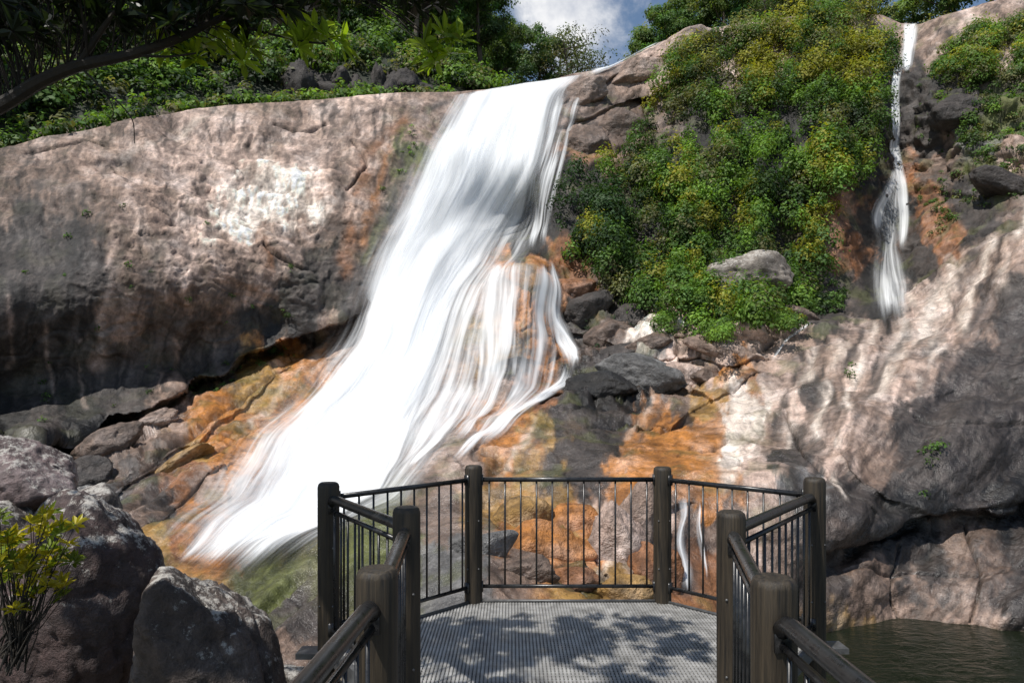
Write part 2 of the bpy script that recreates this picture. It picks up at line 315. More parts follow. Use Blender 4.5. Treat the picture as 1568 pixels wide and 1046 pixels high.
# ---- rock colours, with the dome's sunlit patches painted in
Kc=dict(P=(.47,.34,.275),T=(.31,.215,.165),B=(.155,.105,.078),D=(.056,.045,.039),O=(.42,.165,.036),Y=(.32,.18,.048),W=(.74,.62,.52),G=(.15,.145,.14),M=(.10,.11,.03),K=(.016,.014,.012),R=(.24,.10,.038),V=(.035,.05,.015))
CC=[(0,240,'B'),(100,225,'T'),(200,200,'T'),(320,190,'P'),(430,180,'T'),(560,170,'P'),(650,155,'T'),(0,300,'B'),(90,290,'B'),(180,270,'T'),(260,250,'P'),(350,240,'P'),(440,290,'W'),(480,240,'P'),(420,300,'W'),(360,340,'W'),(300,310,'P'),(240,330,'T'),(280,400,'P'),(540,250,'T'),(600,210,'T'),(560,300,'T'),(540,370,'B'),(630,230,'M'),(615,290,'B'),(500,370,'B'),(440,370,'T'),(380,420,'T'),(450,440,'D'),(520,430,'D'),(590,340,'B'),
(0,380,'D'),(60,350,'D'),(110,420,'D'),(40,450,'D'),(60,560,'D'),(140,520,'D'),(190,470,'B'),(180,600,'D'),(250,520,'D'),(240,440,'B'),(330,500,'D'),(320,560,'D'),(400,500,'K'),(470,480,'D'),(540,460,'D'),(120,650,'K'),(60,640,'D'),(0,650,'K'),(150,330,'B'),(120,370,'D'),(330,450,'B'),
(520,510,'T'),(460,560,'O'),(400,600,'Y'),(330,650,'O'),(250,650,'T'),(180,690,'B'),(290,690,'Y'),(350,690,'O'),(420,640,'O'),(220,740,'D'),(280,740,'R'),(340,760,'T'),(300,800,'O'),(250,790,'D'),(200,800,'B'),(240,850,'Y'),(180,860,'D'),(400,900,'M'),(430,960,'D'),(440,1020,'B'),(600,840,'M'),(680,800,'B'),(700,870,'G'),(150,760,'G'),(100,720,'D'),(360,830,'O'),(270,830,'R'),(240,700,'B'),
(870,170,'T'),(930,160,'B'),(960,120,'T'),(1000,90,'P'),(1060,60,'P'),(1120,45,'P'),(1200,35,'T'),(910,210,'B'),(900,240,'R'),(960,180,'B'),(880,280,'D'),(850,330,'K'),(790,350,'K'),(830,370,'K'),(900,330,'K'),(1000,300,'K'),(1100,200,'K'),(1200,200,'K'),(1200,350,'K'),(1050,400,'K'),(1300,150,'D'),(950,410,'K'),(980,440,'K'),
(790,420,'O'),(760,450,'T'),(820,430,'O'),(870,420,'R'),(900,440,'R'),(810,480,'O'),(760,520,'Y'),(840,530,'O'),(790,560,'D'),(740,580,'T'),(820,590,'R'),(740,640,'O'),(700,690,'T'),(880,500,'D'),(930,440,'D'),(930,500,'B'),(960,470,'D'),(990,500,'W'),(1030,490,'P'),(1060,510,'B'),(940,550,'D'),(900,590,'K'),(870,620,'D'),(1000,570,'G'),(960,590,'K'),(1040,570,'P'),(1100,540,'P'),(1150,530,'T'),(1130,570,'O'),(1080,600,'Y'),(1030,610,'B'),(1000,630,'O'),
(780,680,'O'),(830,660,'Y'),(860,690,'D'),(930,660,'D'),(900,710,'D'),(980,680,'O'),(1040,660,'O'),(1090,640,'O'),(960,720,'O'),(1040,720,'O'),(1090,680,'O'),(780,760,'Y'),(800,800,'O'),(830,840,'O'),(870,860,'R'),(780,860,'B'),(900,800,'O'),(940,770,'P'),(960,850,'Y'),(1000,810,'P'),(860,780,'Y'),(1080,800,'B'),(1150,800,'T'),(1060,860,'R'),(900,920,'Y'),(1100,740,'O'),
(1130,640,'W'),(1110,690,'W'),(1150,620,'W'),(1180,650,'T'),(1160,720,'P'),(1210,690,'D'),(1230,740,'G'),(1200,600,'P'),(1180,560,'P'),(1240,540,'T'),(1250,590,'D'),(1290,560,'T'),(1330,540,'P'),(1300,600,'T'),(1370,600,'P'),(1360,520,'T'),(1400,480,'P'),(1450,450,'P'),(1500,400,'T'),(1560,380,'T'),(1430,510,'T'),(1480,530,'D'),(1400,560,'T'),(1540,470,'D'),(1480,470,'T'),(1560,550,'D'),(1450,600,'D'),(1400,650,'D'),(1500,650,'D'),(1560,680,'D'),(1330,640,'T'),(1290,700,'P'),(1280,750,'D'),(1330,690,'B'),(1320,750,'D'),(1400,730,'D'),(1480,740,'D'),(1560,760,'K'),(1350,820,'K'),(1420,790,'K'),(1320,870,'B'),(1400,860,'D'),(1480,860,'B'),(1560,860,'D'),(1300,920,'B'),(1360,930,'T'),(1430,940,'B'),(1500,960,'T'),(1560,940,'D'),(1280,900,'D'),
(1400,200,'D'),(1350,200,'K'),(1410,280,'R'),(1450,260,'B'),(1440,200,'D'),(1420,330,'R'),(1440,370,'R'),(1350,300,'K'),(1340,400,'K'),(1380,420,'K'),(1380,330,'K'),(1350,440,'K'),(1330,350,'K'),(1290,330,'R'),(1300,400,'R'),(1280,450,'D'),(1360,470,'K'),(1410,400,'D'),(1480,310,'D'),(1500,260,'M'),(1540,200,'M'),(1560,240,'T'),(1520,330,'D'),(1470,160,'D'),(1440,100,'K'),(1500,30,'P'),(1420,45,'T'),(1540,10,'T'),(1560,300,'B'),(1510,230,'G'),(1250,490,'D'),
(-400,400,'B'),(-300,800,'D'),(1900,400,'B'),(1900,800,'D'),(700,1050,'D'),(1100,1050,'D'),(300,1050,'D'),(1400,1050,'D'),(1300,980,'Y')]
num=np.zeros((len(x),3)); den=np.zeros(len(x))
cw1=fbm(np.c_[x/46,y/60,z0+20],6,.62); cw2=fbm(np.c_[x/46,y/60,z0+27],6,.62)
wx2=x+30*cw1; wy2=y+40*cw2
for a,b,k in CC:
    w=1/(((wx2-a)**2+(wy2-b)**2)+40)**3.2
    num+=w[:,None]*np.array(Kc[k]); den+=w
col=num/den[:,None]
sxw=x+9*cw1
def stripe(pts,w,k,s=.8):
    global col
    m=(np.exp(-(segd(pts,sxw,y)/w)**2)*s*np.clip(.7+cw2*1.3,0,1))[:,None]; col=col*(1-m)+np.array(Kc[k])*m
st=fbm(np.c_[(x+.15*(y-500)*dome+.45*(y-600)*rslab)/10+med*1.0+cw1*.7,y/110,z0],4,.6)
sg=(dome*.7+rslab*.35+.15)*(1-.35*flm)
col*=(1+ sg*np.clip(st*1.4,-.8,.6))[:,None]
col*=(1+flm*(np.clip(flake-.75,-.75,.7)*.5))[:,None]
pat=fbm(p*np.array([.9,.6,1.2])+60,5,.62)
col*=(1-(.42-.16*rslab)*(1-.6*flm)*sst(.05,.4,pat)+.15*sst(.05,.4,-pat))[:,None]
stripe([(215,270),(185,340),(165,420),(150,560)],9,'P',.85)
stripe([(340,165),(250,215),(180,245)],6,'W',.5)
stripe([(120,330),(95,450),(100,600)],14,'K',.9); stripe([(30,400),(20,600)],12,'K',.8); stripe([(250,330),(225,430),(215,560)],8,'D',.8); stripe([(60,300),(50,420)],8,'D',.7); stripe([(410,440),(400,490)],8,'K',.7); stripe([(310,260),(290,360),(280,440)],6,'D',.6); stripe([(160,250),(140,330)],7,'D',.6)
stripe([(70,480),(75,600)],4,'P',.6); stripe([(10,460),(14,560)],4,'P',.5); stripe([(120,520),(125,620)],3,'P',.5); stripe([(270,520),(268,580)],4,'T',.6); stripe([(330,480),(325,550)],4,'T',.5)
stripe([(620,190),(560,240),(540,330),(530,420)],10,'R',.8)
stripe([(640,215),(612,270),(590,330),(560,400)],8,'M',.8); stripe([(600,220),(575,290),(555,380)],6,'O',.6)
stripe([(690,150),(660,170),(620,240),(590,340)],7,'D',.85); stripe([(530,210),(520,260)],7,'D',.7); stripe([(520,300),(515,400)],6,'D',.6)
stripe([(395,360),(415,400),(410,440)],7,'R',.7); stripe([(390,230),(385,290)],5,'B',.4)
for i,(a,b) in enumerate([(1200,600),(1240,590),(1290,560),(1350,520),(1420,470),(1470,430),(1530,380)]):
    stripe([(a+30,b-60),(a,b),(a-14,b+50)],7,'D',.92)
    stripe([(a+50,b-60),(a+18,b+5),(a+4,b+60)],8,'W',.9)
stripe([(1440,440),(1380,540),(1340,600)],10,'W',.75); stripe([(1500,420),(1440,520),(1400,600)],8,'W',.75); stripe([(1560,400),(1500,480),(1450,560)],7,'P',.7); stripe([(1470,450),(1420,530),(1370,620)],6,'D',.85); stripe([(1530,430),(1470,520),(1430,590)],7,'D',.85); stripe([(1400,470),(1350,560),(1310,640)],6,'D',.8)
stripe([(1285,660),(1290,760)],7,'W',.9); stripe([(1320,640),(1325,720)],6,'P',.8); stripe([(1175,600),(1130,630),(1105,700),(1120,740)],14,'W',.95)
stripe([(1215,640),(1212,800)],12,'D',.9); stripe([(1250,660),(1248,790)],7,'D',.7)
stripe([(900,770),(930,800),(925,860)],9,'W',.6); stripe([(960,770),(980,870)],10,'P',.7); stripe([(1060,760),(1062,900)],14,'D',.8)
stripe([(1350,850),(1360,930)],6,'T',.7); stripe([(1410,850),(1400,930)],5,'T',.6)
for a,b,c_,d_ in [(820,650,760,740),(1000,600,960,660),(1150,560,1050,620),(480,540,380,640),(440,640,340,760),(560,500,470,570)]: stripe([(a,b),(c_,d_)],5,'W',.4); stripe([(a+14,b+6),(c_+10,d_+10)],6,'D',.6)
col*=(1-.65*np.clip(crack*(1-.7*dome)*(1-.8*rslab)+grv+.5*crack2*rocky,0,1))[:,None]
col*=(1+.5*rocky*(RV[idg,2]-.5))[:,None]
col*=(1-.20*dome*(1-flm)-.04*rslab)[:,None]  # dome dimmed outside its bright area: a sunlit highlight put into the colour
moss=sst(.2,.5,fbm(p*.7+50,4))*(1-rslab)*(1-.8*dome)*.4
col=col*(1-moss[:,None])+np.array(Kc['M'])*moss[:,None]
damp=sst(.05,.6,1-np.abs((y-960+ (x-1400)*-.08))/14.)*sst(1240,1280,x); col=col*(1-.4*damp[:,None])+np.array((.3,.22,.15))*.4*damp[:,None]
col=np.clip(col,.008,.74)
wet=np.clip(np.exp(-((x-620)/300)**2)*sst(380,560,y)+.8*sst(480,640,y)*(1-sst(1180,1250,x))+.6*rslab+.3,0,1)*(1-.6*dome)
# ---- plateau / forested hillside behind the rim
rim=pos3[-1]; nk=34
sl=np.interp(cols,[-900,0,600,700,780,850,960,1100,1600],[.65,.78,.78,.6,.25,-.1,-.05,.1,.2])
dirn=rim[:,:2]/np.linalg.norm(rim[:,:2],axis=1)[:,None]
pl=[]
for k in range(1,nk+1):
    ds=(k/nk)**1.6*75
    zz=rim[:,2]+sl*ds*sst(0,6,ds)+.02*ds
    pk=np.c_[rim[:,0]+dirn[:,0]*ds,rim[:,1]+dirn[:,1]*ds,zz]
    pk[:,2]+=fbm(pk*.12,3)*1.2*min(1,ds/5); pl.append(pk)
pl=np.array(pl); allp=np.concatenate([pos3,pl],0); R_=allp.shape[0]
hc=np.tile(np.array((.014,.02,.007)),(nk*nc,1)); hc[:nc*4]=np.array((.09,.07,.05))
vidx=np.arange(R_*nc).reshape(R_,nc)
fc=np.stack([vidx[:-1,:-1],vidx[:-1,1:],vidx[1:,1:],vidx[1:,:-1]],-1).reshape(-1,4)
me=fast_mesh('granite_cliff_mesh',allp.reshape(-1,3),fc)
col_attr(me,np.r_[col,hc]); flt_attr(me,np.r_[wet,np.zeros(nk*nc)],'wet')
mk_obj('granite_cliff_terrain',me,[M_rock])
print('terrain',time.time()-T0)
Sm=pos3.copy()
for _ in range(8):
    Sm[1:-1,1:-1]=(Sm[1:-1,1:-1]+Sm[:-2,1:-1]+Sm[2:,1:-1]+Sm[1:-1,:-2]+Sm[1:-1,2:])/5
def samp(Gd,px,py):
    px=np.atleast_1d(px).astype(float); py=np.atleast_1d(py).astype(float)
    ci=np.clip(np.interp(px,cols,np.arange(nc)),0,nc-1.001); t=np.clip((1130-py)/(1130-sky_line(px)),-.39,1)
    ri=np.clip(np.interp(t,tt,np.arange(nr)),0,nr-1.001)
    c0=ci.astype(int);r0=ri.astype(int);fc_=(ci-c0)[:,None];fr=(ri-r0)[:,None]
    return (Gd[r0,c0]*(1-fc_)+Gd[r0,c0+1]*fc_)*(1-fr)+(Gd[r0+1,c0]*(1-fc_)+Gd[r0+1,c0+1]*fc_)*fr
def surf(px,py,lift=0.0,G_=None):
    p_=samp(Sm if G_ is None else G_,px,py); v=np.array([0,0,CZ])-p_; v/=np.linalg.norm(v,axis=1)[:,None]
    return p_+v*np.asarray(lift).reshape(-1,1)

gx=np.linspace(-400,400,60); gy=np.linspace(-300,500,60); GX,GY=np.meshgrid(gx,gy)
gz=-7+fbm(np.c_[GX.ravel()*.02,GY.ravel()*.02,GX.ravel()*0],3)*1.0
vi=np.arange(3600).reshape(60,60); fcs=np.stack([vi[:-1,:-1],vi[:-1,1:],vi[1:,1:],vi[1:,:-1]],-1).reshape(-1,4)
me=fast_mesh('g',np.c_[GX.ravel(),GY.ravel(),gz],fcs); col_attr(me,np.tile((.06,.055,.035),(3600,1))); flt_attr(me,np.zeros(3600),'wet'); mk_obj('valley_ground',me,[M_rock])

# ---------------------------------------------------------------- water
def water_material():
    m,nt,out=new_mat('white_water')
    uv=attr(nt,'suv','Vector'); dens=attr(nt,'dens','Fac')
    def mp(s):
        n=N(nt,'ShaderNodeMapping'); nt.links.new(uv,n.inputs[0]); n.inputs['Scale'].default_value=s; return n.outputs[0]
    n1=noise(nt,mp((1.8,.10,1)),1,4,.55,.15); n2=noise(nt,mp((8,.16,1)),1,2,.5); n3=noise(nt,mp((.55,.09,1)),1,3,.5)
    s=math_(nt,'ADD',math_(nt,'MULTIPLY',math_(nt,'SUBTRACT',n1,.5),1.7),math_(nt,'MULTIPLY',math_(nt,'SUBTRACT',n2,.5),1.1))
    s=math_(nt,'ADD',s,math_(nt,'MULTIPLY',math_(nt,'SUBTRACT',n3,.5),1.5))
    a=math_(nt,'ADD',math_(nt,'SUBTRACT',math_(nt,'MULTIPLY',dens,1.9),.45),s)
    n=N(nt,'ShaderNodeMapRange'); n.interpolation_type='SMOOTHSTEP'; nt.links.new(a,n.inputs[0]); n.inputs[1].default_value=-.5;n.inputs[2].default_value=1.35
    al=math_(nt,'MULTIPLY',n.outputs[0],mrange(nt,dens,.02,.3,0,1))
    g=math_(nt,'ADD',math_(nt,'ADD',math_(nt,'MULTIPLY',n1,.55),math_(nt,'MULTIPLY',n3,.45)),math_(nt,'MULTIPLY',math_(nt,'SUBTRACT',n2,.5),.12))
    c=mixc(nt,mrange(nt,g,.36,.56,0,1),(.74,.77,.80),(.95,.96,.96))
    d=N(nt,'ShaderNodeBsdfDiffuse'); nt.links.new(c,d.inputs[0])
    tl=N(nt,'ShaderNodeBsdfTranslucent'); tl.inputs[0].default_value=(.9,.9,.9,1)
    m1=N(nt,'ShaderNodeMixShader'); m1.inputs[0].default_value=.15; nt.links.new(d.outputs[0],m1.inputs[1]); nt.links.new(tl.outputs[0],m1.inputs[2])
    tr=N(nt,'ShaderNodeBsdfTransparent'); mx=N(nt,'ShaderNodeMixShader')
    nt.links.new(al,mx.inputs[0]); nt.links.new(tr.outputs[0],mx.inputs[1]); nt.links.new(m1.outputs[0],mx.inputs[2]); nt.links.new(mx.outputs[0],out.inputs[0])
    return m
M_water=water_material()
def sheet(rowsLR,nu,nv,densf,lift,fold,seed,arch=0):
    r=np.array(rowsLR,float); cs=np.r_[0,np.cumsum(np.hypot(np.diff(r[:,[0,2]].mean(1)),np.diff(r[:,[1,3]].mean(1))))]
    from_v=np.linspace(0,cs[-1],nv)
    R=np.array([np.interp(from_v,cs,r[:,k]) for k in range(4)]).T
    for _ in range(20): R[1:-1]=(R[1:-1]*2+R[:-2]+R[2:])/4
    u=np.linspace(0,1,nu); U,V=np.meshgrid(u,np.linspace(0,1,nv))
    X=R[:,0:1]*(1-U)+R[:,2:3]*U; Y=R[:,1:2]*(1-U)+R[:,3:4]*U
    W=surf(X.ravel(),Y.ravel(),0).reshape(nv,nu,3)
    for _ in range(16 if nu>40 else 10):
        W[1:-1]=(W[1:-1]*2+W[:-2]+W[2:])/4
        if nu>40: W[:,1:-1]=(W[:,1:-1]*2+W[:,:-2]+W[:,2:])/4
    seglen=np.linalg.norm(np.diff(W.mean(1),axis=0),axis=1); vm=np.r_[0,np.cumsum(seglen)]
    wid=np.linalg.norm(W[:,-1]-W[:,0],axis=1).mean()
    um=(U*wid+seed*13.7); vv=np.repeat(vm[:,None],nu,1)
    fo=fbm(np.c_[um.ravel()*.9,vv.ravel()*.12,U.ravel()*0+seed],2,.5)
    pp=W.reshape(-1,3); v=np.array([0,0,CZ])-pp; v/=np.linalg.norm(v,axis=1)[:,None]
    L=lift+fold*fo+arch*np.sin(U.ravel()*np.pi)
    pp=pp+v*L[:,None]; pp[:,2]+=.12
    dn=densf(U,V,vv).ravel()
    vi=np.arange(nu*nv).reshape(nv,nu); f=np.stack([vi[:-1,:-1],vi[1:,:-1],vi[1:,1:],vi[:-1,1:]],-1).reshape(-1,4)
    f=f[dn[f].max(1)>.03]            # no geometry where there is no water
    return pp,f,dn,np.c_[um.ravel(),vv.ravel(),U.ravel()*0+seed]
def build_water(name,sheets):
    vs=[];fs=[];ds=[];us=[];o=0
    for a,b,c,d in sheets: vs.append(a);fs.append(b+o);ds.append(c);us.append(d);o+=len(a)
    me=fast_mesh(name,np.concatenate(vs),np.concatenate(fs)); flt_attr(me,np.concatenate(ds),'dens'); vec_attr(me,np.concatenate(us),'suv')
    return mk_obj(name,me,[M_water])
core=[tuple(r) for r in fl]
def dcore(U,V,vv): 
    e=np.minimum(sst(-.0,.24,U),1-sst(.72,1.,U)); return e*(1.05-.30*sst(.45,.75,U)*np.exp(-((V-.30)/.13)**2))*(1-sst(.84,1,V)*.95)
veil=[(l-14-26*sst(7,12,np.float64(i)),a,rx,ry) for i,((l,a,_,_),(rx,ry)) in enumerate(zip(core,[(908,114),(889,152),(878,208),(868,268),(856,340),(820,402),(788,455),(770,515),(752,585),(728,645),(700,712),(650,775),(510,862),(400,925)]))]
def strk(U,V,f,s): return fbm(np.c_[U.ravel()*f,V.ravel()*1.6,U.ravel()*0+s],3,.6).reshape(U.shape)
def dveil(U,V,vv): return np.clip(.54+.22*strk(U,V,16,1.5)*sst(.5,.8,U),0,1)*sst(0,.14,U)*(1-sst(.55,1.,U)*.75)*(1-sst(.90,1,U))*(1-sst(.88,1,V))
mist=[(l-52-64*sst(6,10,np.float64(i)),a,r+22,b) for i,(l,a,r,b) in enumerate(core)]
def dmist(U,V,vv): return .50*sst(0,.45,U)*(1-sst(.62,1,U))*sst(0,.15,V)*(1-sst(.82,1,V))
hump=[(735,393,866,406),(722,430,870,440),(712,480,872,490),(704,530,880,540),(696,580,868,600),(684,640,800,660),(668,700,730,725)]
def dhump(U,V,vv): return np.clip(.40+.34*strk(U,V,11,4.5)-.18*sst(.25,.8,U)*np.exp(-((V-.45)/.2)**2),.0,1)*sst(0,.22,U)*(1-sst(.8,1,U))*sst(0,.08,V)*(1-sst(.8,1,V))
lower=[(640,560,780,575),(615,620,750,640),(600,680,710,700),(585,735,645,745)]
def dlow(U,V,vv): return np.clip(.38+.3*strk(U,V,8,7.5),0,1)*sst(0,.3,U)*(1-sst(.6,1,U))*sst(0,.2,V)*(1-sst(.8,1,V))
edge=[(842,140,905,135),(828,205,882,200),(812,265,866,265),(795,330,852,335),(778,392,846,395)]
def dedge(U,V,vv): return np.clip(.36+.5*strk(U,V,6,9.5),0,.9)*sst(0,.25,U)*(1-sst(.7,1,U))*sst(0,.15,V)*(1-sst(.85,1,V))
sheets=[sheet(core,130,300,dcore,.55,.22,1,.6),sheet(veil,130,260,dveil,.30,.12,2),sheet(mist,90,200,dmist,1.2,.25,3,.6),sheet(hump,110,160,dhump,.24,.06,4),sheet(lower,60,90,dlow,.36,.1,6.1),sheet(edge,60,120,dedge,.42,.08,8.1)]
def stream(pts,dens,lift=.22,seed=1,nu=8,jit=0):
    r=np.random.default_rng(int(seed*100)); pts=np.array(pts,float); rows=[]
    ts=[]
    for i in range(len(pts)):
        t=pts[min(i+1,len(pts)-1),:2]-pts[max(i-1,0),:2]; ts.append(t/(np.linalg.norm(t)+1e-9))
    n0=np.array([-ts[0][1],ts[0][0]]); n0=n0 if n0[0]<0 else -n0
    for i,(a,b,w) in enumerate(pts):
        n_=np.array([-ts[i][1],ts[i][0]]); n_=n_ if n_@n0>=0 else -n_; n0=n_; nx,ny=n_
        o_=jit*w*r.uniform(-1,1); a+=nx*o_; b+=ny*o_; ww=w*(1 if jit==0 else r.uniform(.25,.5))
        rows.append((a+nx*ww,b+ny*ww,a-nx*ww,b-ny*ww))
    L=np.hypot(np.diff(pts[:,0]),np.diff(pts[:,1])).sum(); nv=max(20,int(L/3))
    return sheet(rows,nu,nv,lambda U,V,vv:dens*np.sin(np.pi*U)**1.2*sst(0,.18,V)*(1-sst(.72,1,V)),lift,.04,seed)
def braid(pts,dens,k,seed,nu=14):
    o=[stream(pts,dens*.75,.16,seed,nu)]
    for j in range(k): o.append(stream(pts,min(dens*(.85+.1*(j%3)),.95),.2+.03*j,seed+.11*(j+1),7,.75))
    return o
ss=[([(838,392,9),(852,420,9),(852,452,11),(856,487,13),(868,522,15),(878,556,17),(878,585,14)],.62,2),([(880,555,14),(862,585,11),(835,608,10),(800,634,10),(765,659,10),(722,694,10),(680,734,11)],.66,2)]
for i,(a,d,k) in enumerate(ss): sheets+=braid(a,d,k,10+i)
build_water('waterfall',sheets)
build_water('upper_cascade',braid([(1012,66,4),(975,80,7),(940,98,7),(915,110,8),(895,118,9)],.95,2,40))
sd=[]
for i,(a,d,k) in enumerate([([(1396,28,14),(1396,40,14),(1392,68,13),(1388,95,15),(1384,122,13)],.9,2),([(1384,80,8),(1373,120,9),(1370,150,9),(1371,220,9),(1378,265,10),(1378,310,10)],.85,1),([(1374,245,8),(1368,285,18),(1362,310,28),(1358,345,36),(1360,400,40),(1366,450,38),(1372,520,34)],.52,0),([(1376,250,10),(1380,290,12),(1384,330,11),(1388,400,10)],.75,0),([(1374,255,9),(1364,290,12),(1347,312,13),(1332,370,13)],.66,0)]): sd+=braid(a,d,k,80+i*3,20)
build_water('side_waterfall',sd)
sd=[]
for i,(a,d,k) in enumerate([([(1247,498,4),(1205,522,4),(1175,560,3)],.6,1),([(1048,750,8),(1052,800,8),(1058,860,9),(1064,925,10)],.6,1),([(1072,765,4),(1080,830,5),(1086,905,5)],.5,1)]): sd+=braid(a,d,k,100+i*3)
build_water('rock_trickle',sd)
# pool
m,nt,out=new_mat('pool_water'); tc=N(nt,'ShaderNodeTexCoord').outputs['Object']
b=N(nt,'ShaderNodeBsdfPrincipled'); b.inputs['Base Color'].default_value=(.010,.013,.007,1); b.inputs['Roughness'].default_value=.06; b.inputs['IOR'].default_value=1.33
mp=N(nt,'ShaderNodeMapping'); nt.links.new(tc,mp.inputs[0]); mp.inputs['Scale'].default_value=(1,1.8,1)
bp=N(nt,'ShaderNodeBump'); bp.inputs['Strength'].default_value=.45; bp.inputs['Distance'].default_value=.10; nt.links.new(noise(nt,mp.outputs[0],2.4,4,.55,.6),bp.inputs['Height'])
nt.links.new(bp.outputs[0],b.inputs['Normal']); nt.links.new(b.outputs[0],out.inputs[0])
mb=MB(); gxs=np.linspace(2.0,40,40); gys=np.linspace(-6,24,30)
vv_=[(a,c,-3.5) for c in gys for a in gxs]; mb.add(vv_,[(j*40+i,j*40+i+1,(j+1)*40+i+1,(j+1)*40+i) for j in range(29) for i in range(39)])
mk_obj('rock_pool_water',mb.mesh('pool'),[m])
print('water',time.time()-T0)

# ---------------------------------------------------------------- boulders
import bmesh
def boulder(name,c,rad,seed,colr=(.11,.08,.065),sub=6,cuts=16,mat=None,rough=.05,rot=0,wet=.15,sharp=22):
    r_=np.random.default_rng(seed); bm=bmesh.new(); bmesh.ops.create_icosphere(bm,subdivisions=sub,radius=1)
    me=bpy.data.meshes.new(name); bm.to_mesh(me); bm.free(); n=len(me.vertices)
    v=np.zeros(n*3,np.float32); me.vertices.foreach_get('co',v); v=v.reshape(-1,3).astype(float)
    pn=r_.normal(size=(cuts,3)); pn/=np.linalg.norm(pn,axis=1)[:,None]; h=r_.uniform(.62,.95,cuts)
    dd=v@pn.T; rr=np.where(dd>.05,h/np.maximum(dd,.05),9); r=np.minimum(-np.log(np.exp(-rr*sharp).sum(1)+np.exp(-sharp*1.08))/sharp,1.1)
    r*=1+fbm(v*1.1+seed,3)*.10+fbm(v*4+seed,4)*rough-rough*.8*np.exp(-(fbm(v*1.3+seed*3,3)/.05)**2)
    w=v*r[:,None]*np.array(rad)
    ca,sa=math.cos(rot),math.sin(rot); w=np.c_[w[:,0]*ca-w[:,2]*sa,w[:,1],w[:,0]*sa+w[:,2]*ca]
    me.vertices.foreach_set('co',w.astype(np.float32).ravel()); me.update()
    cc=np.array(colr)*(1+.6*fbm(v*1.6+9+seed,4))[:,None]; col_attr(me,np.clip(cc,.01,.6)); flt_attr(me,np.full(n,wet),'wet')
    o=mk_obj(name,me,[mat or M_boulder]); o.location=c; return o
boulder('boulder',P(318,1030,5.2),(.64,.6,1.02),3,(.09,.066,.054),rot=.38)
boulder('boulder',P(95,950,6.6),(.90,.8,1.16),5,(.06,.036,.032))
boulder('boulder',P(30,742,9.6),(.86,.8,.72),8,(.15,.105,.10))
boulder('boulder',P(128,795,9.2),(.42,.5,.5),9,(.10,.08,.07),5)
boulder('boulder',P(215,905,7.6),(.30,.3,.42),11,(.11,.09,.07),5)
boulder('boulder',P(175,1020,7.2),(.6,.5,.9),12,(.06,.045,.035),5)
boulder('boulder',P(20,860,9.0),(.9,.8,.8),13,(.06,.045,.04),5)
boulder('boulder',P(440,1100,6.4),(.6,.6,.5),14,(.08,.065,.05),5)
q0=surf(1150,440,0)[0]; boulder('ledge_boulder',tuple(q0+np.array([0,-1.2,.35])),(2.3,1.5,1.15),21,(.2,.17,.14),5,rot=-.12)
r2=np.random.default_rng(4)
for i in range(13):
    px=440+i*17+r2.uniform(-6,6); d=44+r2.uniform(-.5,2.5); top=134-r2.uniform(0,30)
    boulder('outcrop_rock',tuple(P(px,top+26,d)),(r2.uniform(.6,1.3),1.0,r2.uniform(.9,1.6)),30+i,(.032,.026,.022),4,mat=M_rockf,cuts=8,rough=.12,rot=r2.uniform(-.3,.3),sharp=40)
# ledge blocks half buried in the cliff: (px,py,half-width px,half-height px,colour,rot)
RB=[(1018,496,44,17,'W',-.12),(1070,512,34,14,'P',-.1),(965,478,36,20,'D',.3),(930,505,30,20,'B',.2),(900,470,34,22,'D',.5),(880,440,34,22,'R',.3),(995,585,60,28,'G',-.2),(925,600,52,22,'K',-.05),(1045,575,44,18,'P',-.15),(1100,545,40,14,'T',-.3),(1085,575,30,14,'B',-.2),(1135,520,34,15,'P',-.15),(1000,535,34,13,'B',.1),(950,545,42,14,'D',.25),(1180,510,34,14,'T',-.3),(1225,490,26,10,'B',-.4),
    (838,835,58,42,'O',.2),(795,788,44,30,'Y',.4),(940,815,40,60,'P',.1),(985,800,34,58,'T',-.1),(880,885,40,24,'R',.1),(800,885,42,26,'B',-.1),(960,900,40,24,'Y',0),(740,850,44,30,'G',.3),(1020,870,34,40,'R',0),(870,780,36,26,'O',-.3),
    (175,695,50,22,'B',.5),(130,735,40,24,'D',.4),(225,655,44,13,'T',.5),(280,700,44,12,'Y',.55),
    (1470,175,46,20,'D',-.2),(1540,300,44,16,'D',-.4),
    (890,150,38,20,'T',.3),(955,195,36,24,'B',.1),(900,225,34,24,'B',.2),(975,118,40,20,'T',.4),(1040,78,44,16,'P',.3)]
for i,(a,b,hw,hh,k,ro) in enumerate(RB):
    s0=surf(a,b,-.15)[0]; m_=s0[1]/F
    boulder('cliff_boulder',tuple(s0),(hw*m_*1.25,max(hw,hh)*m_*.75,hh*m_*1.35),200+i,tuple(np.array(Kc[k])*.85),5,12,M_rockf,.05,ro,.55,24)

